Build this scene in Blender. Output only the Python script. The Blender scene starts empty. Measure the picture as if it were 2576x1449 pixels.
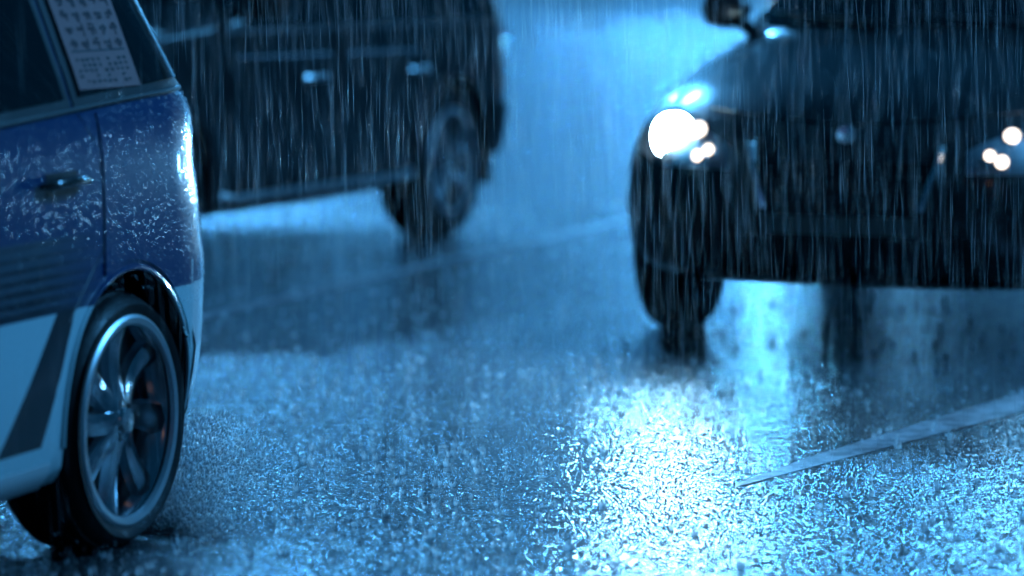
import bpy, math, random
import numpy as np
from mathutils import Vector, Matrix

random.seed(7)
rng = np.random.default_rng(7)
PI = math.pi
C = bpy.context.scene.collection
SC = bpy.context.scene

# ------------------------------------------------------------------ camera
CAM_H = 1.40
PITCH = math.radians(6.03)
LENS = 111.8
cd = bpy.data.cameras.new('camera')
cam = bpy.data.objects.new('camera', cd); C.objects.link(cam)
cam.location = (0, 0, CAM_H)
cam.rotation_euler = (PI/2 - PITCH, 0, 0)
cd.lens = LENS; cd.sensor_width = 36; cd.clip_start = 0.2; cd.clip_end = 600
cd.dof.use_dof = True
cd.dof.focus_distance = 8.35
cd.dof.aperture_fstop = 1.45
SC.camera = cam

# ------------------------------------------------------------------ night sky
W = bpy.data.worlds.new('World'); SC.world = W; W.use_nodes = True
wn = W.node_tree.nodes; wl = W.node_tree.links
bg = wn['Background']
bg.inputs[0].default_value = (0.012, 0.24, 0.62, 1)      # city glow held in low rain cloud
bg.inputs[1].default_value = 0.06
# ------------------------------------------------------------------ exposure
SC.view_settings.view_transform = 'Standard'
SC.view_settings.look = 'None'
SC.view_settings.gamma = 1
SC.view_settings.use_curve_mapping = False
SC.view_settings.exposure = 0.72
SC.cycles.max_bounces = 6
SC.cycles.transparent_max_bounces = 24
SC.cycles.sample_clamp_indirect = 12
SC.cycles.caustics_reflective = False
SC.cycles.caustics_refractive = False
SC.cycles.use_denoising = True
SC.cycles.use_adaptive_sampling = False

# ------------------------------------------------------------------ helpers
def at(px, py, z=0.0):
    """point at height z seen at pixel (px,py) of the 2576x1449 view of the photograph"""
    f = LENS/36*2576
    dx, dy = (px-1288)/f, (724.5-py)/f
    d = Vector((dx, math.cos(PITCH)+dy*math.sin(PITCH), -math.sin(PITCH)+dy*math.cos(PITCH)))
    k = (z-CAM_H)/d.z
    return Vector((0, 0, CAM_H)) + d*k

def tag(o, label=None, cat=None, group=None, kind=None):
    if label: o['label'] = label
    if cat: o['category'] = cat
    if group: o['group'] = group
    if kind: o['kind'] = kind
    return o

def mat(name, col, rough=0.5, metal=0.0, coat=0.0, emit=None, es=0.0, spec=0.5, coat_rough=0.03):
    m = bpy.data.materials.new(name); m.use_nodes = True
    b = m.node_tree.nodes['Principled BSDF']
    b.inputs['Base Color'].default_value = (*col, 1)
    b.inputs['Roughness'].default_value = rough
    b.inputs['Metallic'].default_value = metal
    b.inputs['Specular IOR Level'].default_value = spec
    b.inputs['Coat Weight'].default_value = coat
    b.inputs['Coat Roughness'].default_value = coat_rough
    if emit:
        b.inputs['Emission Color'].default_value = (*emit, 1)
        b.inputs['Emission Strength'].default_value = es
    return m

def N(m, t, **k):
    n = m.node_tree.nodes.new(t)
    for a, v in k.items(): setattr(n, a, v)
    return n
def L(m, a, b): m.node_tree.links.new(a, b)
def math_node(m, op, a, b=None, clamp=False):
    n = N(m, 'ShaderNodeMath', operation=op, use_clamp=clamp)
    for i, v in enumerate((a, b)):
        if v is None: continue
        if isinstance(v, (int, float)): n.inputs[i].default_value = v
        else: L(m, v, n.inputs[i])
    return n.outputs[0]
def wet_bump(m, scale=60, strength=.25, dist=.004, coat=True):
    """beads and runs of rain water as fine relief"""
    b = m.node_tree.nodes['Principled BSDF']
    tc = N(m, 'ShaderNodeTexCoord')
    v = N(m, 'ShaderNodeTexVoronoi'); v.inputs['Scale'].default_value = scale
    L(m, tc.outputs['Object'], v.inputs['Vector'])
    r = N(m, 'ShaderNodeMapRange'); r.inputs['From Min'].default_value = 0.0; r.inputs['From Max'].default_value = 0.45
    r.inputs['To Min'].default_value = 1; r.inputs['To Max'].default_value = 0
    L(m, v.outputs['Distance'], r.inputs['Value'])
    bp = N(m, 'ShaderNodeBump'); bp.inputs['Strength'].default_value = strength; bp.inputs['Distance'].default_value = dist
    L(m, r.outputs[0], bp.inputs['Height'])
    L(m, bp.outputs[0], b.inputs['Coat Normal' if coat else 'Normal'])
    return bp

def mesh_obj(name, verts, faces, m=None, parent=None, smooth=True, angle=None, mats=None, midx=None):
    me = bpy.data.meshes.new(name)
    me.from_pydata([tuple(map(float, v)) for v in verts], [], faces)
    me.update()
    for mm in (mats or ([m] if m else [])): me.materials.append(mm)
    if midx is not None: me.polygons.foreach_set('material_index', midx)
    if smooth:
        me.shade_smooth()
        me.set_sharp_from_angle(angle=math.radians(angle or 40))
    o = bpy.data.objects.new(name, me); C.objects.link(o)
    if parent: o.parent = parent
    return o

def tri_obj(name, V, F, m, parent=None):
    """fast path for big numpy triangle soups"""
    me = bpy.data.meshes.new(name)
    me.vertices.add(len(V)); me.vertices.foreach_set('co', np.asarray(V, dtype=np.float32).ravel())
    F = np.asarray(F, dtype=np.int32)
    me.loops.add(F.size); me.loops.foreach_set('vertex_index', F.ravel())
    me.polygons.add(len(F)); me.polygons.foreach_set('loop_start', np.arange(0, F.size, F.shape[1], dtype=np.int32))
    me.update(calc_edges=True); me.validate()
    me.materials.append(m)
    me.shade_smooth()
    o = bpy.data.objects.new(name, me); C.objects.link(o)
    if parent: o.parent = parent
    return o

class MB:
    def __init__(s): s.v = []; s.f = []
    def add(s, v, f):
        k = len(s.v); s.v += [tuple(p) for p in v]; s.f += [tuple(i+k for i in q) for q in f]; return s
    def box(s, c, d, rz=0, bev=0.0):
        x, y, z = d[0]/2, d[1]/2, d[2]/2
        R = Matrix.Rotation(rz, 3, 'Z'); c = Vector(c)
        if bev <= 0:
            p = [c + R @ Vector((a*x, b*y, e*z)) for a in (-1,1) for b in (-1,1) for e in (-1,1)]
            return s.add(p, [(0,1,3,2),(4,6,7,5),(0,4,5,1),(2,3,7,6),(0,2,6,4),(1,5,7,3)])
        # chamfered box: rounded plan rings
        rings = []
        for zz, ins in ((-z, bev), (-z+bev, 0), (z-bev, 0), (z, bev)):
            ring = []
            for (sx, sy) in ((1,1),(-1,1),(-1,-1),(1,-1)):
                a0 = {(1,1):0, (-1,1):PI/2, (-1,-1):PI, (1,-1):1.5*PI}[(sx,sy)]
                for k in range(4):
                    a = a0 + k*PI/6
                    r = bev
                    ring.append(c + R @ Vector((sx*(x-bev-ins*.3)+r*math.cos(a), sy*(y-bev-ins*.3)+r*math.sin(a), zz)))
            rings.append(ring)
        s.rings(rings, closed=True, caps=True); return s
    def rings(s, rings, closed=True, caps=False):
        n = len(rings[0]); v = [p for r in rings for p in r]; f = []
        for i in range(len(rings)-1):
            for j in range(n if closed else n-1):
                k = (j+1) % n
                f.append((i*n+j, i*n+k, (i+1)*n+k, (i+1)*n+j))
        if caps: f.append(tuple(range(n-1, -1, -1))); f.append(tuple((len(rings)-1)*n+j for j in range(n)))
        return s.add(v, f)
    def tube(s, pts, r, n=8):
        pts = [Vector(p) for p in pts]; rr = r if isinstance(r, (list, tuple)) else [r]*len(pts); rings = []
        for i, p in enumerate(pts):
            t = (pts[min(i+1, len(pts)-1)]-pts[max(i-1, 0)]).normalized()
            a = t.cross(Vector((0,0,1)) if abs(t.z) < .9 else Vector((1,0,0))).normalized(); b = t.cross(a)
            rings.append([p + a*rr[i]*math.cos(2*PI*k/n) + b*rr[i]*math.sin(2*PI*k/n) for k in range(n)])
        return s.rings(rings, True, True)
    def lathe(s, prof, n=48, axis='y', c=(0,0,0)):
        rings = []
        for (r, h) in prof:
            ring = []
            for k in range(n):
                a = 2*PI*k/n
                if axis == 'y': p = (c[0]+r*math.cos(a), c[1]+h, c[2]+r*math.sin(a))
                elif axis == 'z': p = (c[0]+r*math.cos(a), c[1]+r*math.sin(a), c[2]+h)
                else: p = (c[0]+h, c[1]+r*math.cos(a), c[2]+r*math.sin(a))
                ring.append(p)
            rings.append(ring)
        return s.rings(rings)
    def build(s, name, m, parent=None, angle=40): return mesh_obj(name, s.v, s.f, m, parent, True, angle)

# ------------------------------------------------------------------ materials
def ripples(m, P, b, k=1.0):
    # ripples that drops leave: rings round random points, two sizes
    def rings(scale, freq, seed):
        mp = N(m, 'ShaderNodeMapping'); mp.inputs['Location'].default_value = (seed, seed*2, 0); L(m, P, mp.inputs['Vector'])
        v = N(m, 'ShaderNodeTexVoronoi', voronoi_dimensions='2D'); v.inputs['Scale'].default_value = scale; L(m, mp.outputs[0], v.inputs['Vector'])
        s = math_node(m, 'SINE', math_node(m, 'MULTIPLY', v.outputs['Distance'], freq))
        fall = math_node(m, 'SUBTRACT', 1.0, math_node(m, 'MULTIPLY', v.outputs['Distance'], 1.9), True)
        return math_node(m, 'MULTIPLY', s, fall)
    r1 = rings(9, 30, 3.1); r2 = rings(17, 24, 7.7)
    n2 = N(m, 'ShaderNodeTexNoise'); n2.inputs['Scale'].default_value = 74; n2.inputs['Detail'].default_value = 1.0; n2.inputs['Roughness'].default_value = .5; L(m, P, n2.inputs['Vector'])
    n3 = N(m, 'ShaderNodeTexNoise'); n3.inputs['Scale'].default_value = 14; n3.inputs['Detail'].default_value = 2; L(m, P, n3.inputs['Vector'])
    h = math_node(m, 'ADD', math_node(m, 'MULTIPLY', r1, .22), math_node(m, 'MULTIPLY', r2, .18))
    h = math_node(m, 'ADD', h, math_node(m, 'MULTIPLY', n2.outputs[0], 1.42))
    h = math_node(m, 'ADD', h, math_node(m, 'MULTIPLY', n3.outputs[0], 3.0))
    bp = N(m, 'ShaderNodeBump'); bp.inputs['Strength'].default_value = 1.0; bp.inputs['Distance'].default_value = .0032*k
    L(m, h, bp.inputs['Height']); L(m, bp.outputs[0], b.inputs['Coat Normal'])

def road_material():
    m = mat('wet_asphalt', (0.035, 0.04, 0.046), 0.75, coat=1.0, coat_rough=0.09, spec=.2)
    b = m.node_tree.nodes['Principled BSDF']
    b.inputs['Coat IOR'].default_value = 1.38
    tc = N(m, 'ShaderNodeTexCoord'); P = tc.outputs['Object']
    # broad worn and patched tone
    n1 = N(m, 'ShaderNodeTexNoise'); n1.inputs['Scale'].default_value = 1.1; n1.inputs['Detail'].default_value = 6; L(m, P, n1.inputs['Vector'])
    agg = N(m, 'ShaderNodeTexVoronoi'); agg.inputs['Scale'].default_value = 110; L(m, P, agg.inputs['Vector'])
    cr = N(m, 'ShaderNodeValToRGB'); cr.color_ramp.elements[0].color = (.006,.007,.009,1); cr.color_ramp.elements[1].color = (.026,.028,.032,1)
    mixv = math_node(m, 'ADD', math_node(m, 'MULTIPLY', n1.outputs[0], .7), math_node(m, 'MULTIPLY', agg.outputs['Distance'], .5))
    L(m, mixv, cr.inputs[0]); L(m, cr.outputs[0], b.inputs['Base Color'])
    ripples(m, P, b)
    bp2 = N(m, 'ShaderNodeBump'); bp2.inputs['Strength'].default_value = .8; bp2.inputs['Distance'].default_value = .003
    L(m, agg.outputs['Distance'], bp2.inputs['Height']); L(m, bp2.outputs[0], b.inputs['Normal'])
    # film thickness: smoother where water stands
    mr = N(m, 'ShaderNodeMapRange'); mr.inputs['From Min'].default_value = .35; mr.inputs['From Max'].default_value = .65
    mr.inputs['To Min'].default_value = .08; mr.inputs['To Max'].default_value = .12
    L(m, n1.outputs[0], mr.inputs['Value']); L(m, mr.outputs[0], b.inputs['Coat Roughness'])
    return m

M = {}
M['road'] = road_material()
def paint_line():
    m = mat('worn_road_paint', (.34, .33, .36), .5, coat=.75, coat_rough=.3)
    b = m.node_tree.nodes['Principled BSDF']; tc = N(m, 'ShaderNodeTexCoord')
    n = N(m, 'ShaderNodeTexNoise'); n.inputs['Scale'].default_value = 14; n.inputs['Detail'].default_value = 8; L(m, tc.outputs['Object'], n.inputs['Vector'])
    cr = N(m, 'ShaderNodeValToRGB'); cr.color_ramp.elements[0].position = .42; cr.color_ramp.elements[0].color = (.12,.11,.13,1)
    cr.color_ramp.elements[1].position = .58; cr.color_ramp.elements[1].color = (.5,.45,.48,1)
    L(m, n.outputs[0], cr.inputs[0]); L(m, cr.outputs[0], b.inputs['Base Color'])
    b.inputs['Coat IOR'].default_value = 1.38
    b.inputs['Specular IOR Level'].default_value = .2
    ripples(m, tc.outputs['Object'], b, .35)
    return m
M['line'] = paint_line()
M['bead'] = mat('water_bead', (.7, .72, .7), .35, metal=.5, coat=1, coat_rough=.12)
M['black'] = mat('black_plastic', (.012, .012, .014), .45)
M['well'] = mat('wheel_well', (.006, .006, .007), .9, spec=.1)
M['rubber'] = mat('wet_rubber', (.008, .008, .009), .6, coat=.15, coat_rough=.3, spec=.25); wet_bump(M['rubber'], 90, .5, .003)
M['glass'] = mat('tinted_glass', (.003, .004, .005), .04, coat=1); wet_bump(M['glass'], 75, .15, .002)
M['alloy'] = mat('polished_alloy', (.55, .57, .6), .2, metal=1)
M['alloy_dark'] = mat('grey_alloy', (.2, .21, .22), .3, metal=1)
M['chrome'] = mat('chrome', (.8, .8, .8), .16, metal=1)
M['handle'] = mat('glossy_black_handle', (.02,.018,.016), .2, coat=1)
M['lip'] = mat('satin_alloy_lip', (.7, .72, .74), .38, metal=1)
M['disc'] = mat('brake_disc', (.1, .1, .1), .4, metal=1)
M['black_paint'] = mat('black_car_paint', (.004, .004, .005), .35, coat=1, coat_rough=.05); wet_bump(M['black_paint'], 85, .22, .002)
M['clear'] = mat('clear_lens', (.45, .47, .5), .05, coat=1)
b_ = M['clear'].node_tree.nodes['Principled BSDF']; b_.inputs['Transmission Weight'].default_value = 1; b_.inputs['IOR'].default_value = 1.2
M['reflector'] = mat('reflector', (.8, .8, .82), .12, metal=1)
M['red'] = mat('red_lens', (.35, .01, .015), .15, coat=1)
M['amber'] = mat('amber_lens', (.7, .22, .03), .15, coat=1)
M['beam'] = mat('lit_main_lamp', (1,1,1), .3, emit=(.55,.85,1), es=300)
M['beam_low'] = mat('lit_side_lamp', (1,1,1), .3, emit=(1,.85,.72), es=2.6)
M['beam_far'] = mat('dipped_far_lamp', (1,1,1), .3, emit=(.55,.85,1), es=55)
M['beam_dim'] = mat('dipped_lamp', (1,1,1), .3, emit=(.55,.8,1), es=22)
M['grille'] = mat('grille_mesh', (.01, .01, .012), .4)
M['plate'] = mat('number_plate', (.6, .6, .55), .4)
M['concrete'] = mat('concrete_kerb', (.2, .2, .2), .6, coat=.6)
M['facade'] = mat('facade_stone', (.12, .12, .12), .7)
M['lamp_steel'] = mat('galvanised_steel', (.3, .3, .32), .45, metal=.8)

def livery():
    """blue above, grey band with dark pin stripes, white below, dark sweep of painted-in panel shade ahead of the wheel"""
    m = mat('two_tone_paint', (.01, .05, .25), .3, coat=1, coat_rough=.08)
    b = m.node_tree.nodes['Principled BSDF']; tc = N(m, 'ShaderNodeTexCoord')
    sx = N(m, 'ShaderNodeSeparateXYZ'); L(m, tc.outputs['Object'], sx.inputs[0])
    X, Y, Z = sx.outputs
    sm = lambda v, a, w=.003: math_node(m, 'MULTIPLY', math_node(m, 'SUBTRACT', v, a), 1/w, True)   # 0 below a, 1 above
    white = math_node(m, 'SUBTRACT', 1, sm(Z, .595))
    zone = math_node(m, 'MULTIPLY', math_node(m, 'SUBTRACT', 1, sm(Z, .765)), sm(Z, .597))
    xin = sm(X, .16, .3)
    zone = math_node(m, 'MULTIPLY', zone, xin)
    st = math_node(m, 'FRACT', math_node(m, 'MULTIPLY', Z, 1/.026))
    duty = math_node(m, 'MULTIPLY', math_node(m, 'SUBTRACT', .80, Z), 3.6)
    dark = math_node(m, 'LESS_THAN', st, duty)
    # dark sweep: panel shade painted in between slanted edges ahead of the rear arch
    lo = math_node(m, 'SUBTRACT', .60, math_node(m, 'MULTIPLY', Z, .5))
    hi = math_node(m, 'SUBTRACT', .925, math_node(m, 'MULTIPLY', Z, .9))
    shade_sweep = math_node(m, 'MULTIPLY', math_node(m, 'LESS_THAN', X, hi), math_node(m, 'GREATER_THAN', X, lo))
    shade_sweep = math_node(m, 'MULTIPLY', shade_sweep, math_node(m, 'MULTIPLY', sm(Z, .30), math_node(m, 'SUBTRACT', 1, sm(Z, .6))))
    def mix(f, a, c):
        n = N(m, 'ShaderNodeMix', data_type='RGBA')
        L(m, f, n.inputs[0])
        for i, v in ((6, a), (7, c)):
            if isinstance(v, tuple): n.inputs[i].default_value = v
            else: L(m, v, n.inputs[i])
        return n.outputs[2]
    c = mix(white, (.001, .036, .13, 1), (.6, .76, .78, 1))
    c = mix(zone, c, (.05, .08, .11, 1))
    c = mix(math_node(m, 'MULTIPLY', zone, dark), c, (.004, .008, .02, 1))
    c = mix(shade_sweep, c, (.006, .01, .018, 1))
    L(m, c, b.inputs['Base Color'])
    wet_bump(m, 72, .36, .0026)
    return m
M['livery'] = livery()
M['bumper_white'] = mat('white_bumper_paint', (.8, .8, .8), .3, coat=1); wet_bump(M['bumper_white'], 85, .3, .0025)

def rain_mat(name='rain_water', op=.42):
    m = bpy.data.materials.new(name); m.use_nodes = True
    nt = m.node_tree; nt.nodes.clear()
    out = N(m, 'ShaderNodeOutputMaterial')
    tr = N(m, 'ShaderNodeBsdfTransparent'); tl = N(m, 'ShaderNodeBsdfTranslucent'); gl = N(m, 'ShaderNodeBsdfGlossy'); df = N(m, 'ShaderNodeBsdfDiffuse')
    tl.inputs[0].default_value = (.95,.97,1,1); df.inputs[0].default_value = (.95,.97,1,1); gl.inputs['Roughness'].default_value = .25
    a = N(m, 'ShaderNodeMixShader'); a.inputs[0].default_value = .35; L(m, tl.outputs[0], a.inputs[1]); L(m, df.outputs[0], a.inputs[2])
    b = N(m, 'ShaderNodeMixShader'); b.inputs[0].default_value = .3; L(m, a.outputs[0], b.inputs[1]); L(m, gl.outputs[0], b.inputs[2])
    c = N(m, 'ShaderNodeMixShader'); c.inputs[0].default_value = op; L(m, tr.outputs[0], c.inputs[1]); L(m, b.outputs[0], c.inputs[2])
    L(m, c.outputs[0], out.inputs[0])
    return m
M['rain'] = rain_mat()
def backlit(m, f):
    """rough refraction: light from behind is thrown forward through the drop"""
    out = [n for n in m.node_tree.nodes if n.type == 'OUTPUT_MATERIAL'][0]; last = out.inputs[0].links[0].from_node
    prev = last.inputs[2].links[0].from_socket
    rf = N(m, 'ShaderNodeBsdfRefraction'); rf.inputs['IOR'].default_value = 1.45; rf.inputs['Roughness'].default_value = .85; rf.inputs[0].default_value = (.95,.98,1,1)
    mx = N(m, 'ShaderNodeMixShader'); mx.inputs[0].default_value = f; L(m, prev, mx.inputs[1]); L(m, rf.outputs[0], mx.inputs[2]); L(m, mx.outputs[0], last.inputs[2])
    return m
def splash_mat(): return backlit(rain_mat('splash_water', 1.0), .35)
backlit(M['rain'], .08)
M['splash'] = splash_mat()

def flat_mat_grid(name, base, ink, sx, sz, thr):
    m = mat(name, base, .6)
    b = m.node_tree.nodes['Principled BSDF']; tc = N(m, 'ShaderNodeTexCoord')
    return m, b, tc

# ------------------------------------------------------------------ ground and markings
AZ = math.radians(20)
road = mesh_obj('road', [(-80,-40,0),(80,-40,0),(80,120,0),(-80,120,0)], [(0,1,2,3)], M['road'], smooth=False)
tag(road, kind='structure')

def marking(name, pts, h=.004, bead=.0035):
    """thin worn paint sheet 3 mm above the asphalt"""
    pts = [Vector((p.x, p.y, 0)) for p in pts]; n = len(pts)
    cx = sum(pts, Vector())/n
    mb = MB(); mb.add([Vector((p.x, p.y, .0012)) for p in pts], [tuple(range(n))])
    o = mb.build(name, M['line'])
    return o
a0, a1 = at(1850, 1226), at(2576, 1034)
b0, b1 = at(1850, 1218), at(2576, 985)
e0 = a1 + (a1-a0)*.9; e1 = b1 + (a1-a0)*.9
o = marking('lane_marking', [a0, a1, e0, e1, b1, at(2030, 1152), b0], .0015, .0035)
tag(o, 'worn grey lane stripe on the wet road in front of the hatchback', 'road marking', kind=None)
c0, c1 = at(470, 814), at(1450, 589); dd = (c1-c0).normalized(); nn = Vector((-dd.y, dd.x, 0))*.11
o = marking('lane_marking', [c0-dd*4, c1+dd*1.5, c1+dd*1.5+nn, c0-dd*4+nn])
tag(o, 'faint thin lane line crossing the wet road beside the dark off-road car', 'road marking')

# ------------------------------------------------------------------ car body maths
def pchip(x, y):
    x = np.asarray(x, float); y = np.asarray(y, float); h = np.diff(x); d = np.diff(y)/h
    m = np.zeros_like(y)
    for i in range(1, len(x)-1):
        if d[i-1]*d[i] > 0:
            w1, w2 = 2*h[i]+h[i-1], h[i]+2*h[i-1]
            m[i] = (w1+w2)/(w1/d[i-1]+w2/d[i])
    m[0] = d[0]; m[-1] = d[-1]
    def f(q):
        q = np.clip(q, x[0], x[-1]); i = np.clip(np.searchsorted(x, q)-1, 0, len(x)-2)
        t = (q-x[i])/h[i]
        return (2*t**3-3*t**2+1)*y[i]+(t**3-2*t**2+t)*h[i]*m[i]+(-2*t**3+3*t**2)*y[i+1]+(t**3-t**2)*h[i]*m[i+1]
    return f

class Shell:
    """body as a stack of plan outlines; columns: z, half width, rear x, front x, rear corner length, front corner length, exponents"""
    def __init__(s, tab):
        T = np.array(tab, float); s.z = T[:, 0]
        s.f = [pchip(s.z, T[:, i]) for i in range(1, 8)]
        s.T = T
    def p(s, z): return [g(z) for g in s.f]
    def ring(s, z, nc=18, ns=56):
        w, xr, xf, lr, lf, nr, nf = s.p(z); pts = []
        for i in range(nc):
            a = i/nc*PI/2
            pts.append((xf-lf+lf*math.cos(a)**(2/nf), w*math.sin(a)**(2/nf)))
        for i in range(ns+1):
            pts.append((xf-lf+(xr+lr-xf+lf)*i/ns, w))
        for i in range(1, nc+1):
            a = (1-i/nc)*PI/2
            pts.append((xr+lr-lr*math.cos(a)**(2/nr), w*max(0, math.sin(a))**(2/nr)))
        full = pts + [(x, -y) for x, y in pts[-2:0:-1]]
        return [(x, y, z) for x, y in full]
    def mesh(s, levels=58):
        # more levels where the profile turns fast
        zs = np.linspace(0, 1, 400); zz = s.z[0]+(s.z[-1]-s.z[0])*zs
        P = np.array([[z, s.p(z)[0], s.p(z)[1]*.6, s.p(z)[2]] for z in zz])
        d = np.r_[0, np.cumsum(np.linalg.norm(np.diff(P, axis=0), axis=1))]
        lv = np.interp(np.linspace(0, d[-1], levels), d, zz)
        mb = MB(); mb.rings([s.ring(z) for z in lv], True, True)
        return mb
    def side(s, x, z):
        w, xr, xf, lr, lf, nr, nf = s.p(z)
        if x > xf-lf: k = min(1, (x-xf+lf)/lf); return w*max(0, 1-k**nf)**(1/nf)
        if x < xr+lr: k = min(1, (xr+lr-x)/lr); return w*max(0, 1-k**nr)**(1/nr)
        return float(w)
    def front(s, y, z):
        w, xr, xf, lr, lf, nr, nf = s.p(z); k = min(1, abs(y)/w); return xf-lf+lf*max(0, 1-k**nf)**(1/nf)
    def rear(s, y, z):
        w, xr, xf, lr, lf, nr, nf = s.p(z); k = min(1, abs(y)/w); return xr+lr-lr*max(0, 1-k**nr)**(1/nr)
    def P(s, kind, a, z, off=0, sg=1):
        e = .004
        if kind == 'side':
            g = lambda a, z: Vector((a, sg*s.side(a, z), z)); out = Vector((0, sg, 0))
        elif kind == 'front':
            g = lambda a, z: Vector((s.front(a, z), a, z)); out = Vector((1, 0, .3))
        else:
            g = lambda a, z: Vector((s.rear(a, z), a, z)); out = Vector((-1, 0, .3))
        p = g(a, z)
        if off:
            n = (g(a+e, z)-g(a-e, z)).cross(g(a, z+e)-g(a, z-e))
            if n.length < 1e-12: n = out.copy()
            n.normalize()
            if n.dot(out) < 0: n = -n
            p = p + n*off
        return p
    def patch(s, kind, a0, a1, zlo, zhi, na=16, nz=10, off=.004, sg=1, thick=.012, rim=True):
        """slab following the body between zlo(a) and zhi(a)"""
        zl = zlo if callable(zlo) else (lambda a: zlo); zh = zhi if callable(zhi) else (lambda a: zhi)
        G = []
        for i in range(na+1):
            a = a0+(a1-a0)*i/na
            G.append([(a, zl(a)+(zh(a)-zl(a))*j/nz) for j in range(nz+1)])
        mb = MB()
        top = [[s.P(kind, a, z, off, sg) for a, z in r] for r in G]
        mb.rings(top, False)
        if rim:
            edge = [G[i][0] for i in range(na+1)] + [G[na][j] for j in range(1, nz+1)] + [G[i][nz] for i in range(na-1, -1, -1)] + [G[0][j] for j in range(nz-1, 0, -1)]
            mb.rings([[s.P(kind, a, z, off, sg) for a, z in edge], [s.P(kind, a, z, off-thick, sg) for a, z in edge]], True)
        return mb
    def strip(s, kind, pts, wdt, off=.003, sg=1, h=.006):
        """thin moulding or seam along points (a,z) on the body"""
        mb = MB()
        q = [s.P(kind, a, z, off, sg) for a, z in pts]
        mb.tube(q, wdt, 6)
        return mb

def polyline_lerp(pts):
    xs = [p[0] for p in pts]; ys = [p[1] for p in pts]
    f = pchip(xs, ys); return lambda a: float(f(a))

def body_object(shell, parent, m, wheels, R, zc, depth=.33, well=None, half=.84, levels=58):
    mb = shell.mesh(levels)
    o = mesh_obj('body', mb.v, mb.f, None, parent, True, 50, mats=[m, well or M['well']])
    cut = MB()
    for (x) in wheels:
        for sg in (1, -1):
            n = 40; rr = []
            for yy in (half-depth, half+.3):
                rr.append([(x+R*math.cos(2*PI*k/n), sg*yy, zc+R*math.sin(2*PI*k/n)) for k in range(n)][::-sg])
            cut.rings(rr, True, True)
    co = mesh_obj('cutter', cut.v, cut.f, None, parent, False, mats=[m, well or M['well']], midx=[1]*len(cut.f))
    for ob in (o, co):
        import bmesh
        bm = bmesh.new(); bm.from_mesh(ob.data); bmesh.ops.recalc_face_normals(bm, faces=bm.faces); bm.to_mesh(ob.data); bm.free()
    mod = o.modifiers.new('b', 'BOOLEAN'); mod.operation = 'DIFFERENCE'; mod.object = co; mod.solver = 'EXACT'
    bpy.context.view_layer.update()
    ev = o.evaluated_get(bpy.context.evaluated_depsgraph_get())
    me = bpy.data.meshes.new_from_object(ev)
    o.modifiers.clear(); o.data = me
    me.shade_smooth(); me.set_sharp_from_angle(angle=math.radians(38))
    bpy.data.objects.remove(co)
    return o

def arch_lip(shell, x, zc, R, sg, m, parent, r=.011, a0=-10, a1=190):
    q = []
    for k in range(37):
        a = math.radians(a0+(a1-a0)*k/36)
        X, Z = x+(R+.002)*math.cos(a), zc+(R+.002)*math.sin(a)
        if Z < shell.z[0]+.01: continue
        q.append(Vector((X, sg*(shell.side(X, Z)+.002), Z)))
    mb = MB(); mb.tube(q, r, 8); return mb.build('arch_lip', m, parent)

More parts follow.
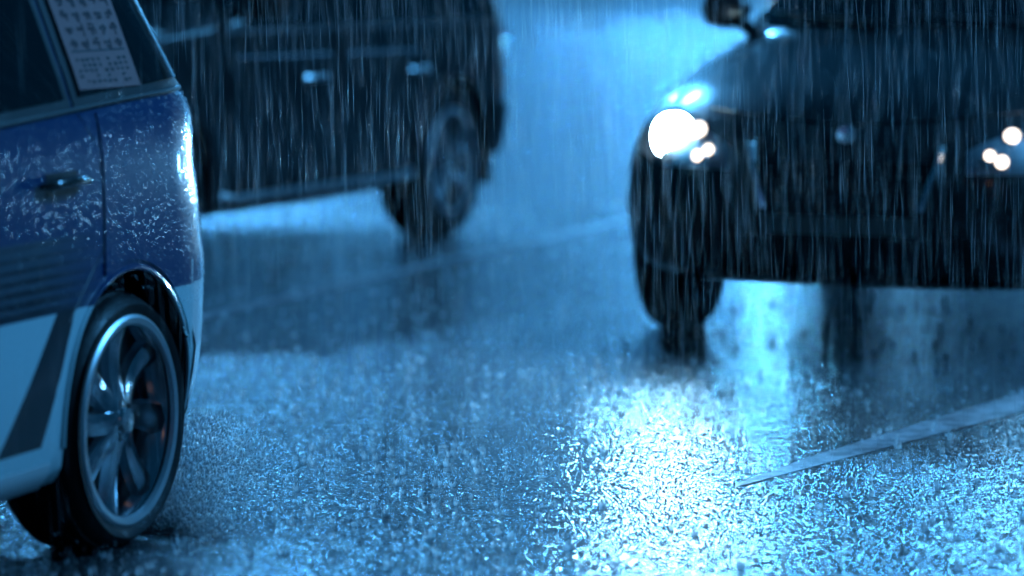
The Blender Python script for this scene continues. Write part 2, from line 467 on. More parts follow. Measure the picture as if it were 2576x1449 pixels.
def make_wheel(parent, x, y, sg, R=.32, rim=.25, width=.2, spokes=8, dark=False, twist=.25, phase=90):
    """wheel centre at (x,y) on the outer face plane, sg = outward side"""
    al = M['alloy_dark'] if dark else M['alloy']
    w = MB()
    w.lathe([(rim+.004, .0), (rim+.006, -.006*1), (rim-.006, -.012), (rim-.014, -.03), (rim-.03, -.075), (rim-.035, -width+.03), (rim-.01, -width+.01), (rim+.004, -width+.004)], 64)
    o = w.build('wheel', al, parent)
    t = MB()
    prof = [(rim-.002, -.006), (rim+.008, .004), (rim+.03, .010), (R-.035, .006), (R-.012, -.006), (R-.002, -.022), (R, -.05)]
    prof += [(R, -width/2-.012), (R-.008, -width/2-.008), (R-.008, -width/2+.0), (R, -width/2+.006)] if False else []
    prof += [(R, -width+.05), (R-.004, -width+.02), (R-.03, -width-.006), (rim+.02, -width-.008), (rim, -width+.006)]
    t.lathe(prof, 96)
    for g in range(4):                       # raised ribs of the tread
        yy = -.045-g*(width-.09)/3
        t.lathe([(R-.001, yy-.013), (R+.006, yy-.011), (R+.006, yy+.011), (R-.001, yy+.013)], 96)
    t.build('tyre', M['rubber'], o)
    for k in range(spokes):
        a = math.radians(phase)+2*PI*k/spokes
        rings = []
        for i in range(9):
            u = i/8; r = .045+(rim-.055)*u
            aa = a+twist*(u**1.5)
            half = .034*(1-u)+.044*u-.004*math.sin(PI*u)
            dep = -.018-.035*(1-abs(2*u-1)**2)*.5 - .01*u
            c = Vector((math.cos(aa), 0, math.sin(aa))); tt = Vector((-math.sin(aa), 0, math.cos(aa)))
            ring = [c*r+tt*(half)+Vector((0, dep-.02, 0)), c*r+tt*(half*.75)+Vector((0, dep, 0)), c*r+tt*(half*.1)+Vector((0, dep+.006, 0)),
                    c*r-tt*(half*.75)+Vector((0, dep-.002, 0)), c*r-tt*(half)+Vector((0, dep-.02, 0)), c*r+Vector((0, dep-.04, 0))]
            rings.append(ring)
        s = MB(); s.rings(rings, True, True); s.build('spoke', al, o, 30)
    lp = MB(); lp.lathe([(rim+.005, -.006), (rim+.006, .004), (rim-.002, .009), (rim-.016, .006), (rim-.020, -.004)], 96); lp.build('rim_lip', M['lip'] if not dark else al, o)
    h = MB(); h.lathe([(.0005, -.002), (.028, -.004), (.034, -.01), (.036, -.018), (.052, -.024), (.06, -.04), (.06, -.07)], 32); h.build('hub_cap', M['chrome'] if not dark else al, o)
    for k in range(5):
        a = 2*PI*k/5
        n = MB(); n.lathe([(.0005, -.014), (.008, -.015), (.009, -.035)], 8, c=(.044*math.cos(a), 0, .044*math.sin(a))); n.build('wheel_nut', M['alloy_dark'], o)
    d = MB(); d.lathe([(.05, -.085), (.16, -.085), (.162, -.10), (.05, -.10)], 48); d.build('brake_disc', M['disc'], o)
    o.location = (x, y, R)
    if sg < 0: o.rotation_euler = (0, 0, PI)
    return o

def place(root, origin_xy, az, zr=0):
    """+X of the car (its heading) points towards the camera and left"""
    root.location = (origin_xy[0], origin_xy[1], 0)
    root.rotation_euler = (0, 0, math.atan2(-math.cos(az), -math.sin(az)))

def empty(name, label, cat, group=None):
    o = bpy.data.objects.new(name, None); C.objects.link(o); return tag(o, label, cat, group)

def droplets(shell, parent, regions, m, name='rain_beads', sg=1, kind='side'):
    """little water beads lying on the body side: flattened domes"""
    V = []; F = []
    for (n, x0, x1, z0, z1, r0, r1) in regions:
        for _ in range(n):
            x, z = random.uniform(x0, x1), random.uniform(z0, z1)
            if kind == 'side' and shell.side(x, z) < .1: continue
            p = shell.P(kind, x, z, .0065, sg); q = shell.P(kind, x, z, .0085, sg); nrm = (q-p).normalized()
            r = random.uniform(r0, r1); ax = nrm.cross(Vector((0,0,1))).normalized(); up = ax.cross(nrm)
            st = random.uniform(.8, 1.5); k = len(V)
            for j in range(6):
                a = 2*PI*j/6; V.append(p-nrm*.001+ax*r*math.cos(a)+up*r*st*math.sin(a))
            for j in range(6):
                a = 2*PI*j/6; V.append(p+nrm*r*.5+ax*r*.6*math.cos(a)+up*r*st*.6*math.sin(a))
            V.append(p+nrm*r*.75)
            for j in range(6):
                j2 = (j+1) % 6
                F += [(k+j, k+j2, k+6+j2), (k+j, k+6+j2, k+6+j), (k+6+j, k+6+j2, k+12)]
    o = tri_obj(name, np.array([tuple(v) for v in V]), np.array(F), m, parent)
    tag(o, kind='stuff'); return o
M['drop'] = rain_mat('bead_water', .3)

# ================================================================== CAR 1: two-tone people carrier, near left
car1 = empty('people_carrier', 'blue over white people carrier with striped door and a poster in its rear window', 'car', 'cars driving in the rain')
#        z    w     xr    xf    lr   lf   nr   nf
S1 = Shell([
 (.20, .795, -.56, 3.30, .45, .60, 2.4, 2.4),
 (.24, .825, -.66, 3.38, .50, .65, 2.4, 2.4),
 (.34, .842, -.73, 3.43, .52, .65, 2.4, 2.4),
 (.50, .850, -.76, 3.45, .52, .65, 2.4, 2.4),
 (.64, .850, -.765, 3.44, .52, .65, 2.4, 2.4),
 (.72, .850, -.745, 3.38, .52, .70, 2.4, 2.4),
 (.80, .850, -.735, 3.22, .52, .80, 2.4, 2.4),
 (.90, .848, -.715, 2.85, .52, 1.0, 2.4, 2.4),
 (1.00, .838, -0.725, 2.52, .52, 1.1, 2.4, 2.4),
 (1.07, .820, -0.700, 2.42, .52, 1.1, 2.4, 2.4),
 (1.20, .772, -0.650, 2.25, .52, 1.1, 2.4, 2.4),
 (1.35, .712, -0.580, 2.00, .50, 1.0, 2.4, 2.4),
 (1.50, .645, -0.495, 1.70, .50, .9, 2.4, 2.4),
 (1.60, .570, -0.415, 1.45, .50, .8, 2.4, 2.4),
 (1.65, .440, -0.285, 1.15, .50, .8, 2.3, 2.3),
 (1.665, .250, -0.085, .90, .45, .6, 2.2, 2.2)])
R1 = .300
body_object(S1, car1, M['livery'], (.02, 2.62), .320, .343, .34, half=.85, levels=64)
for sg in (1, -1):
    for wx in (0, 2.62):
        make_wheel(car1, wx, sg*.835, sg, R1, .246, .21, 8, twist=.12)
        arch_lip(S1, wx or .02, .343, .320, sg, M['livery'], car1, .006)
belt = polyline_lerp([(-.7, 1.085), (-.1, 1.065), (.4, 1.04), (1.2, 1.0), (2.3, .96)])
for sg in (1, -1):
    # doors: panels a few mm proud, with a gap round them
    def rear_low(a):   # lower edge follows the arch
        d = .385
        return max(.265, .343+math.sqrt(max(0, d*d-a*a)) if abs(a) < d else .265)
    dr = S1.patch('side', .16, 1.02, rear_low, lambda a: belt(a)-.02, 48, 22, .005, sg); dr.build('door', M['livery'], car1)
    df = S1.patch('side', 1.03, 2.05, .265, lambda a: belt(a)-.02, 30, 16, .005, sg); df.build('door', M['livery'], car1)
    S1.patch('side', -.44, .148, lambda a: .343+math.sqrt(max(0, .34**2-(a-.02)**2)) if abs(a-.02) < .33 else .60, lambda a: belt(a)-.02, 40, 22, .005, sg).build('quarter_panel', M['livery'], car1)
    # dark joint line behind the rear door
    sm = S1.strip('side', [(.235, belt(.2)-.02), (.19, .98), (.165, .92), (.152, .85), (.16, .72), (.22, .67), (.33, .57)], .0035, .003, sg); sm.build('door_seam', M['black'], car1)
    top = lambda a: min(1.50, 1.50-.10*max(0, (.0-a))*2.2)
    # quarter window, rear door window, front door window
    for (x0, x1) in ((-.42, .215), (.29, .98), (1.06, 1.9)):
        tz = (lambda a: 1.50-.12*max(0, -a)) if x0 < 1 else (lambda a: 1.50-.30*max(0, a-1.3))
        fr = S1.patch('side', x0-.03, x1+.03, lambda a: belt(a)+.0, lambda a, tz=tz: tz(a)+.02, 16, 10, .004, sg); fr.build('window_frame', M['black'], car1)
        gl = S1.patch('side', x0, x1, lambda a: belt(a)+.022, tz, 18, 10, .008, sg, .003); gl.build('side_window', M['glass'], car1)
    st = S1.strip('side', [(a, belt(a)-.004) for a in np.linspace(-.36, 2.0, 40)], .006, .005, sg); st.build('belt_moulding', M['black'], car1)
    # handles: pull bar on two feet over a dish
    for hx in (.30, 1.22):
        hz = .885
        ds = S1.patch('side', hx-.02, hx+.13, hz-.026, hz+.026, 10, 8, .0065, sg, .004); ds.build('handle_dish', M['black'], car1)
        hb = MB(); q = [S1.P('side', hx-.05+.22*i/10, hz+.006*math.sin(PI*i/10), .012+.030*math.sin(PI*i/10)**.5, sg) for i in range(11)]
        hb.tube(q, [.007]+[.011]*9+[.007], 10); hb.build('door_handle', M['handle'], car1)
    sk = S1.patch('side', .40, 2.2, .205, .262, 24, 3, .010, sg, .02); sk.build('sill', M['bumper_white'], car1)
    mb = MB(); c = Vector((2.02, sg*.98, 1.05)); mb.box(c, (.12, .2, .15), 0, .03); mb.tube([c-Vector((0, sg*.1, .03)), c-Vector((-.03, sg*.18, .06))], .02, 8); mb.build('side_mirror', M['livery'], car1)
    # rear lamp cluster wrapping the corner, reflector in the bumper
    tl = S1.patch('side', -.70, -.52, lambda a: .73, lambda a: 1.0, 8, 8, .006, sg, .01); tl.build('tail_light', M['red'], car1)
# bumper: proud white moulding round the rear corner
def bumper_patch(sh, z0, z1, off, reach, n=40):
    w = sh.p(.5)[0]; rows = []
    mb = MB(); G = []
    for z in np.linspace(z0, z1, 9):
        r = []
        k0 = reach
        ring = sh.ring(z, 20, 60); half = [p for p in ring[:20+61+20]]
        sel = [p for p in half if p[0] < reach]
        right = [(p[0], -p[1], p[2]) for p in sel[-2::-1]]
        r = sel+right
        u = np.linspace(0, 1, 61); A = np.array(r); d = np.r_[0, np.cumsum(np.linalg.norm(np.diff(A, axis=0), axis=1))]; d /= d[-1]
        r = [Vector((np.interp(t, d, A[:, 0]), np.interp(t, d, A[:, 1]), z)) for t in u]
        cx = Vector((.3, 0, z)); o2 = []
        for i, p in enumerate(r):
            t = (r[min(60, i+1)]-r[max(0, i-1)]); n_ = Vector((t.y, -t.x, 0)).normalized()
            if n_.dot(p-cx) < 0: n_ = -n_
            o2.append(p+n_*off)
        G.append(o2)
    G = [[p-(p-Vector((.3,0,p.z))).normalized()*.02 for p in G[0]]]+G+[[p-(p-Vector((.3,0,p.z))).normalized()*.02 for p in G[-1]]]
    mb.rings(G, False); return mb
bumper_patch(S1, .23, .655, .005, -.300).build('bumper', M['bumper_white'], car1)
bumper_patch(S1, .205, .228, .004, -.325).build('bumper_lip', M['black'], car1)
S1.patch('rear', -.60, .60, 1.10, 1.5, 20, 10, .006, 1, .004).build('rear_window', M['glass'], car1)
S1.patch('rear', -.26, .26, .70, .82, 4, 3, .008, 1, .01).build('number_plate', M['plate'], car1)
S1.patch('front', -.66, .66, 1.03, 1.5, 24, 12, .006, 1, .004).build('windscreen', M['glass'], car1)
S1.patch('front', -.4, .4, .40, .62, 16, 6, .006, 1, .01).build('grille', M['grille'], car1)
for sg in (1, -1):
    S1.patch('front', sg*.45, sg*.74, .62, .78, 10, 6, .006, 1, .01).build('headlight', M['reflector'], car1)
# poster in the quarter window: warm grey paper with rows of dark red and grey characters
def poster(parent):
    paper = mat('poster_paper', (.36, .14, .13), .7); red = mat('poster_red_ink', (.06, .012, .015), .7); grey = mat('poster_grey_ink', (.03, .03, .035), .7)
    x0, x1, z0, z1 = -.10, .205, 1.085, 1.49
    p = S1.patch('side', x0, x1, z0, z1, 8, 8, .0095, 1, .001).build('poster', paper, parent)
    rd = MB(); gy = MB()
    def blk(mb, a, b, z, zz):
        k = S1.patch('side', a, b, z, zz, 1, 1, .0105, 1, 0, rim=False); mb.add(k.v, k.f)
    for r in range(8):
        for c_ in range(5):
            cx = x0+.02+c_*.055; cz = 1.425-r*.033
            for _ in range(5):
                a = cx+random.uniform(0, .018); z = cz-random.uniform(0, .02)
                if random.random() < .5: blk(rd, a, a+random.uniform(.012, .022), z, z+.006)
                else: blk(rd, a, a+.007, z-.006, z+random.uniform(.004, .01))
            blk(rd, cx, cx+.036, cz-.010, cz-.003)
    blk(gy, x0+.02, x1-.02, 1.168, 1.172)
    for r in range(5):
        for c_ in range(10):
            if random.random() < .2: continue
            cx = x0+.03+c_*.026; cz = 1.152-r*.0125
            for _ in range(3):
                a = cx+random.uniform(0, .01); blk(gy, a, a+random.uniform(.006, .013), cz-random.uniform(0, .006), cz+.002)
    rd.build('heading_characters', red, p); gy.build('small_print', grey, p)
poster(car1)
droplets(S1, car1, [(900, -.42, .9, .86, 1.07, .0012, .0032), (1100, -.6, 1.0, .60, .95, .0010, .003), (700, -.44, .98, 1.1, 1.45, .0008, .002),
                    (600, -.66, -.25, .55, 1.2, .001, .003)], M['drop'])
wc = at(330, 1374)
n1 = Vector((math.cos(AZ), -math.sin(AZ), 0))
o1 = wc - n1*.835
place(car1, (o1.x, o1.y), AZ)

# ================================================================== CAR 2: black off-road car behind
car2 = empty('off_road_car', 'black off-road car with chrome side step, out of focus behind the two-tone carrier', 'car', 'cars driving in the rain')
S2 = Shell([
 (.27, .86, -.72, 3.55, .40, .50, 3.0, 2.8),
 (.34, .90, -.86, 3.66, .45, .60, 3.0, 2.8),
 (.55, .93, -.92, 3.72, .45, .65, 3.0, 2.8),
 (.75, .945, -.93, 3.74, .45, .65, 3.0, 2.8),
 (.95, .945, -.90, 3.68, .45, .70, 3.0, 2.8),
 (1.03, .935, -.88, 3.50, .45, .80, 3.0, 2.6),
 (1.10, .920, -.87, 2.90, .45, 1.0, 3.0, 2.6),
 (1.16, .900, -.86, 2.50, .45, 1.0, 3.0, 2.6),
 (1.35, .840, -.80, 2.20, .45, .9, 3.0, 2.6),
 (1.60, .760, -.72, 1.80, .45, .8, 3.0, 2.6),
 (1.72, .680, -.62, 1.50, .45, .8, 2.8, 2.6),
 (1.77, .500, -.40, 1.20, .45, .7, 2.6, 2.4),
 (1.785, .30, -.2, .9, .4, .6, 2.4, 2.4)])
body_object(S2, car2, M['black_paint'], (0, 2.85), .43, .37, .36, half=.945)
for sg in (1, -1):
    for wx in (0, 2.85):
        make_wheel(car2, wx, sg*.925, sg, .37, .265, .25, 6, dark=False, twist=0)
        arch_lip(S2, wx, .37, .43, sg, M['black'], car2, .022)
    for (a, b) in ((.42, 1.28), (1.295, 2.3)):
        S2.patch('side', a if a > .5 else .1, b, (lambda q: max(.47, .37+math.sqrt(max(0, .49**2-q*q)))) if a < .5 else .47, 1.045, 30, 14, .006, sg).build('door', M['black_paint'], car2)
    for (a, b) in ((-.62, .02), (.12, 1.24), (1.34, 2.1)):
        tz = (lambda q: 1.64) if a < 1 else (lambda q: 1.64-.42*max(0, q-1.45))
        S2.patch('side', a, b, 1.075, tz, 14, 8, .006, sg, .004).build('side_window', M['glass'], car2)
    S2.strip('side', [(a, 1.055) for a in np.linspace(-.62, 2.3, 30)], .009, .006, sg).build('belt_moulding', M['black'], car2)
    for ca, cb in ((.42, 1.2), (1.36, 2.25)): S2.strip('side', [(a, .93+.01*a) for a in np.linspace(ca, cb, 20)], .012, .005, sg).build('side_moulding', M['chrome'], car2)
    for hx in (.34, 1.42):
        hb = MB(); hb.tube([S2.P('side', hx+.2*i/8, .84, .010+.03*math.sin(PI*i/8)**.5, sg) for i in range(9)], .016, 8); hb.build('door_handle', M['lip'], car2)
    sb = MB()
    sb.tube([(.50, sg*.93, .36), (.56, sg*.97, .345), (2.30, sg*.97, .345), (2.36, sg*.93, .36)], .020, 12); sb.build('side_step', M['lip'], car2)
    S2.patch('side', -.86, -.62, 1.125, 1.30, 6, 8, .008, sg, .01).build('tail_light', M['red'], car2)
    S2.patch('side', -.86, -.62, .95, 1.12, 6, 8, .010, sg, .01).build('reversing_light', M['reflector'], car2)
    mf = MB(); mf.box((-.43, sg*.83, .36), (.015, .22, .26)); mf.build('mud_flap', M['black'], car2)
    mb = MB(); c = Vector((2.15, sg*1.06, 1.2)); mb.box(c, (.12, .22, .17), 0, .03); mb.tube([c-Vector((0, sg*.1, .04)), c-Vector((-.02, sg*.2, .08))], .025, 8); mb.build('side_mirror', M['black_paint'], car2)
    S2.patch('front', sg*.5, sg*.84, .84, 1.0, 8, 5, .006, 1, .01).build('headlight', M['reflector'], car2)
bumper_patch(S2, .38, .64, .02, -.46).build('bumper', M['black'], car2)
S2.patch('rear', -.62, .62, 1.2, 1.62, 16, 8, .006, 1, .004).build('rear_window', M['glass'], car2)
S2.patch('front', -.74, .74, 1.19, 1.66, 20, 10, .006, 1, .004).build('windscreen', M['glass'], car2)
S2.patch('front', -.42, .42, .6, .98, 16, 8, .006, 1, .01).build('grille', M['grille'], car2)
S2.patch('rear', -.26, .26, .8, .92, 4, 3, .008, 1, .01).build('number_plate', M['plate'], car2)
AZ2 = math.radians(24)
wc = at(1138, 592); droplets(S2, car2, [(700, -.7, 2.4, .5, 1.6, .002, .005)], M['drop']); n2 = Vector((math.cos(AZ2), -math.sin(AZ2), 0)); o2 = wc-n2*.925
place(car2, (o2.x, o2.y), AZ2)

# ================================================================== CAR 3: black hatchback, headlights on
car3 = empty('hatchback', 'black hatchback with a glaring headlight driving towards the camera on the right', 'car', 'cars driving in the rain')
# origin at the front axle
S3 = Shell([
 (.235, .830, -3.05, .62, .5, .55, 2.4, 2.6),
 (.28, .880, -3.12, .72, .5, .60, 2.4, 2.6),
 (.40, .912, -3.18, .77, .5, .62, 2.4, 2.6),
 (.52, .925, -3.20, .79, .5, .64, 2.4, 2.6),
 (.64, .930, -3.20, .785, .5, .68, 2.4, 2.5),
 (.74, .928, -3.19, .75, .5, .74, 2.4, 2.4),
 (.82, .918, -3.17, .67, .5, .84, 2.4, 2.3),
 (.90, .900, -3.15, .52, .5, .90, 2.4, 2.2),
 (.97, .870, -3.13, .30, .5, .95, 2.4, 2.2),
 (1.03, .835, -3.11, .04, .5, .95, 2.4, 2.2),
 (1.08, .805, -3.09, -.20, .5, .90, 2.4, 2.3),
 (1.16, .780, -3.06, -.36, .5, .80, 2.4, 2.4),
 (1.32, .730, -2.98, -.60, .5, .75, 2.4, 2.4),
 (1.50, .665, -2.88, -.90, .5, .7, 2.4, 2.4),
 (1.58, .590, -2.75, -1.15, .5, .7, 2.4, 2.4),
 (1.62, .450, -2.55, -1.42, .5, .6, 2.3, 2.3),
 (1.63, .270, -2.35, -1.62, .4, .4, 2.2, 2.2)])
body_object(S3, car3, M['black_paint'], (0, -2.5), .355, .32, .3, half=.93, levels=72)
for sg in (1, -1):
    for wx in (0, -2.5):
        make_wheel(car3, wx, sg*.905, sg, .325, .22, .19, 5, dark=True, twist=.1)
        arch_lip(S3, wx, .32, .355, sg, M['black_paint'], car3)
    for (a, b) in ((-1.42, -.50), (-2.2, -1.435)):
        S3.patch('side', a, b, .33, 1.0, 24, 12, .005, sg).build('door', M['black_paint'], car3)
    for (a, b) in ((-1.38, -.75), (-2.35, -1.46)):
        S3.patch('side', a, b, 1.1, lambda q: 1.48-.5*max(0, q+1.1), 14, 8, .006, sg, .004).build('side_window', M['glass'], car3)
    hb = MB(); hb.tube([S3.P('side', -1.34+.18*i/8, .92, .01+.028*math.sin(PI*i/8)**.5, sg) for i in range(9)], .014, 8); hb.build('door_handle', M['black_paint'], car3)
    # mirror: rounded pod on a short arm, glass on its rear face
    mb = MB(); c = Vector((-.76, sg*.865, 1.175)); rings = []
    for i in range(9):
        u = -1+2*i/8; s_ = math.sqrt(max(.0, 1-abs(u)**3))+.02
        rings.append([c+Vector((.055*s_*math.cos(a)+.0, sg*.105*u, .075*s_*math.sin(a))) for a in np.linspace(0, 2*PI, 17)[:-1]])
    mb.rings(rings, True, True)
    mo = mb.build('side_mirror', M['black_paint'], car3, 60)
    ar = MB(); ar.tube([c+Vector((0, -sg*.06, -.05)), c+Vector((.02, -sg*.13, -.10)), c+Vector((.02, -sg*.2, -.12))], [.03, .025, .03], 8); ar.build('mirror_arm', M['black_paint'], mo)
    g = MB(); g.lathe([(.0005, -.054), (.06, -.054)], 20, 'x', c=(c.x, c.y, c.z)); g.build('mirror_glass', M['chrome'], mo)
S3.patch('front', -.70, .70, 1.12, 1.54, 26, 12, .006, 1, .004).build('windscreen', M['glass'], car3)
S3.patch('rear', -.6, .6, 1.12, 1.5, 16, 8, .006, 1, .004).build('rear_window', M['glass'], car3)
# wipers
for q in ((.45, -.05), (-.12, -.60)):
    wpt = [S3.P('front', q[0]+(q[1]-q[0])*i/10, 1.125+.03*i/10, .02) for i in range(11)]
    mb = MB(); mb.tube(wpt, .006, 6); mb.build('wiper', M['black'], car3)
# bonnet panel with shut lines
def hood_lo(a): return .80+.05*min(1, abs(a)/.6)
S3.patch('front', -.56, .56, hood_lo, lambda a: 1.065-.02*(a/.56)**2, 36, 18, .005).build('bonnet', M['black_paint'], car3)
# grille: dark opening, bars, chrome side edges narrowing downwards
def gz(a): return .50+.10*max(0, (abs(a)-.25)/.10)
S3.patch('front', -.33, .33, lambda a: .50+max(0, abs(a)-.27)*2.2, .735, 24, 8, .003, 1, .01).build('grille', M['grille'], car3)
for i in range(4):
    z = .53+i*.05; w_ = .26+.05*i/3
    S3.strip('front', [(a, z) for a in np.linspace(-w_, w_, 20)], .006, .008).build('grille_bar', M['black'], car3)
for sg in (1, -1):
    S3.strip('front', [(sg*.335, .735), (sg*.325, .68), (sg*.30, .61), (sg*.275, .52)], .013, .010).build('grille_trim', M['chrome'], car3)
em = MB(); pc = S3.P('front', 0, .765, .012); em.lathe([(.0005, .008), (.03, .006), (.036, 0), (.036, -.01)], 24, 'x', c=pc); em.build('badge', M['chrome'], car3)
S3.patch('front', -.50, .50, .325, .42, 24, 5, .003, 1, .01).build('lower_grille', M['grille'], car3)
S3.patch('front', -.26, .26, .435, .495, 6, 3, .018, 1, .02).build('number_plate', mat('dark_number_plate', (.25,.25,.22), .4), car3)
for sg in (1, -1):
    p = S3.P('front', sg*.68, .42, .0)
    fl = MB(); fl.lathe([(.0005, .008), (.035, .006), (.045, .002), (.048, -.02)], 24, 'x', c=p); fl.build('fog_light', M['clear'], car3)
# headlights: chromed bowl housing, main lens, inner lamps, clear cover
def head(sg, lit):
    y0, y1 = .42, .835
    lo = lambda a: .645+.05*max(0, (abs(a)-.70)/.14); hi = lambda a: .72+.15*((abs(a)-.42)/.415)**.8
    hs = S3.patch('front', sg*y0, sg*y1, lo, hi, 20, 10, .006, 1, .012).build('headlight', mat('headlight_housing', (.35,.36,.38), .35, metal=1), car3)
    def lamp(y, z, r, m, name, dz=0):
        p = S3.P('front', sg*y, z, .002); q = S3.P('front', sg*y, z, .03); n = ((q-p).normalized()+Vector((1.0, 0, 0))).normalized()
        rot = Vector((1, 0, 0)).rotation_difference(n).to_matrix()
        bw = MB(); bw.lathe([(r*1.25, .018), (r*1.1, .012), (r, .004)], 28, 'x'); bw.v = [p+n*.004+rot @ Vector(v) for v in bw.v]; bo = bw.build(name+'_bowl', M['reflector'], hs)
        ln = MB(); ln.lathe([(r, .006), (r*.8, .016), (r*.45, .024), (.0005, .027)], 28, 'x'); 
        if name == 'main_lamp': ln.v = [(a, b*(1+.2*math.cos(2*(math.atan2(c, b)+PI/4*(-sg)))), c*(1+.2*math.cos(2*(math.atan2(c, b)+PI/4*(-sg))))) for a, b, c in ln.v]
        ln.v = [p+n*.004+rot @ Vector(v) for v in ln.v]; ln.build(name, m, hs)
        return p+n*.05
    pm = lamp(.675, .750, .076, M['beam'] if lit else M['beam_dim'], 'main_lamp')
    lamp(.555, .765, .026 if lit else .022, M['beam_low'], 'inner_lamp')
    lamp(.495, .705, .016 if lit else .015, M['beam_low'], 'side_lamp')
    lamp(.535, .685, .017 if lit else .018, M['beam_low'], 'side_lamp')
    return pm
hl = head(-1, True); hr = head(1, False)
AZ3 = math.radians(20)
wc = at(1655, 815); droplets(S3, car3, [(900, -.85, .85, .35, 1.06, .0015, .004)], M['drop'], kind='front'); n3 = Vector((math.cos(AZ3), -math.sin(AZ3), 0)); o3 = wc+n3*.905
place(car3, (o3.x, o3.y), AZ3)
def headlamp_light(name, local, power, car, tilt=-.03, size=160):
    l = bpy.data.lights.new(name, 'SPOT'); l.energy = power; l.color = (.08, .5, 1.0); l.shadow_soft_size = .075; l.spot_size = math.radians(size); l.spot_blend = 1
    o = bpy.data.objects.new(name, l); C.objects.link(o); o.parent = car; o.location = local
    o.rotation_euler = (0, -PI/2+tilt, 0)
    return o
bpy.context.view_layer.update()
headlamp_light('headlight_beam', hl+Vector((.02,0,0)), 60, car3)
headlamp_light('headlight_beam', hr+Vector((.02,0,0)), 12, car3)
def copy_tree(o, parent=None):
    c = o.copy(); C.objects.link(c); c.parent = parent
    for ch in list(o.children): copy_tree(ch, c)
    return c
# a second hatchback follows it; its lamps shine along the wet road under the first
car4 = copy_tree(car3)
car4['label'] = 'black hatchback following far behind the one with the glaring headlight, almost hidden by it'
q4 = Vector((1980-1288, 8000, 0))/8000*30 + n3*.675
car4.location = (q4.x, q4.y, 0)
for c_ in car4.children:
    if c_.type == 'LIGHT':
        c_.data = c_.data.copy(); c_.data.energy = 105 if c_.location.y < 0 else 8
    for g_ in c_.children:
        if g_.data.materials[0] in (M['beam'], M['beam_dim']):
            g_.data = g_.data.copy(); g_.data.materials[0] = M['beam_low'] if g_.data.materials[0] == M['beam_dim'] else M['beam_far']
headlamp_light('headlight_beam', Vector((3.5, .6, .7)), 150, car1)

# ================================================================== street beyond the frame: lamps and a lit building
def street_lamp(x, y, h, power, arm, label, col=(.085, .45, 1), es=None, soft=.55):
    r = empty('street_lamp', label, 'street lamp', 'street lamps along the road')
    r.location = (x, y, 0)
    p = MB(); p.tube([(0,0,0), (0,0,.6), (0,0,.62), (0,0,h)], [.11, .10, .075, .05], 12); p.build('post', M['lamp_steel'], r)
    a = MB(); a.tube([(0,0,h-.1), (arm*.4,0,h+.12), (arm,0,h+.15)], .035, 8); a.build('arm', M['lamp_steel'], r)
    hd = MB(); hd.box((arm+.25*(1 if arm > 0 else -1), 0, h+.15), (.7, .3, .12), 0, .03); hd.build('lamp_head', M['lamp_steel'], r)
    ln = MB(); ln.box((arm+.25*(1 if arm > 0 else -1), 0, h+.075), (.55, .24, .03), 0, .01)
    ln.build('lamp_glass', mat('lamp_glass', (1,1,1), .3, emit=col, es=es or power), r)
    l = bpy.data.lights.new('lamp_light', 'SPOT'); l.energy = power*18; l.color = col; l.shadow_soft_size = soft; l.spot_size = math.radians(165); l.spot_blend = .5
    o = bpy.data.objects.new('lamp_light', l); C.objects.link(o); o.parent = r; o.location = (arm+.25*(1 if arm > 0 else -1), 0, h-.02)
    return r
street_lamp(3.2, 96, 17.5, 1500, 1.8, 'very tall mast lamp at the end of the road, left of the other mast')
street_lamp(9.5, 99, 20.0, 1500, 1.8, 'very tall mast lamp at the end of the road, right of the other mast')
street_lamp(9.8, 33, 9.6, 480, -3.9, 'tall street lamp at the right kerb with a short arm')
street_lamp(-8.6, 36, 12.0, 270, 4.4, 'tall street lamp at the left kerb beyond the cars')
street_lamp(-11.5, 62, 13.0, 1200, 4.5, 'tall lamp with a long arm far down the left kerb')
street_lamp(16.0, 60, 14.5, 1200, -5.0, 'tall lamp with a long arm far down the right kerb')
street_lamp(5.0, -8.0, 6.0, .8, -1.6, 'warm orange street lamp on the right pavement behind the viewpoint', (1, .45, .18), 10, .06)
street_lamp(9.6, 10.0, 7.0, 125, -2.0, 'street lamp on the right pavement level with the two-tone carrier')

bl = empty('building', 'wide office building with rows of lit windows at the end of the road', 'building')
bl.location = (0, 108, 0)
w = MB(); w.box((0, 4, 13), (150, 8, 26)); w.build('wall', M['facade'], bl)
lit = [mat('lit_window', (.1,.1,.1), .2, emit=(.03, .34, .9), es=e) for e in (.08, .28, .7)]
sign = [mat('lit_shopfront', (.1,.1,.1), .2, emit=(.05, .34, .85), es=e) for e in (.1, .3, .5)]
lit_warm = mat('lit_window_pale', (.1,.1,.1), .2, emit=(.14, .54, .95), es=1.6)
for fl in range(5):
    for k in range(-12, 13):
        if fl > 2 and random.random() < .35+.25*(fl-2): continue
        mm = random.choice(sign) if fl == 0 else (random.choice(lit+[lit_warm]) if fl < 3 else lit[0])
        pw = MB(); pw.box((k*5.2, -.06, 4.2+fl*3.6 if fl else 2.9), (4.0, .1, 2.0 if fl else 4.6)); pw.build('window' if fl else 'shop_window', mm, bl)

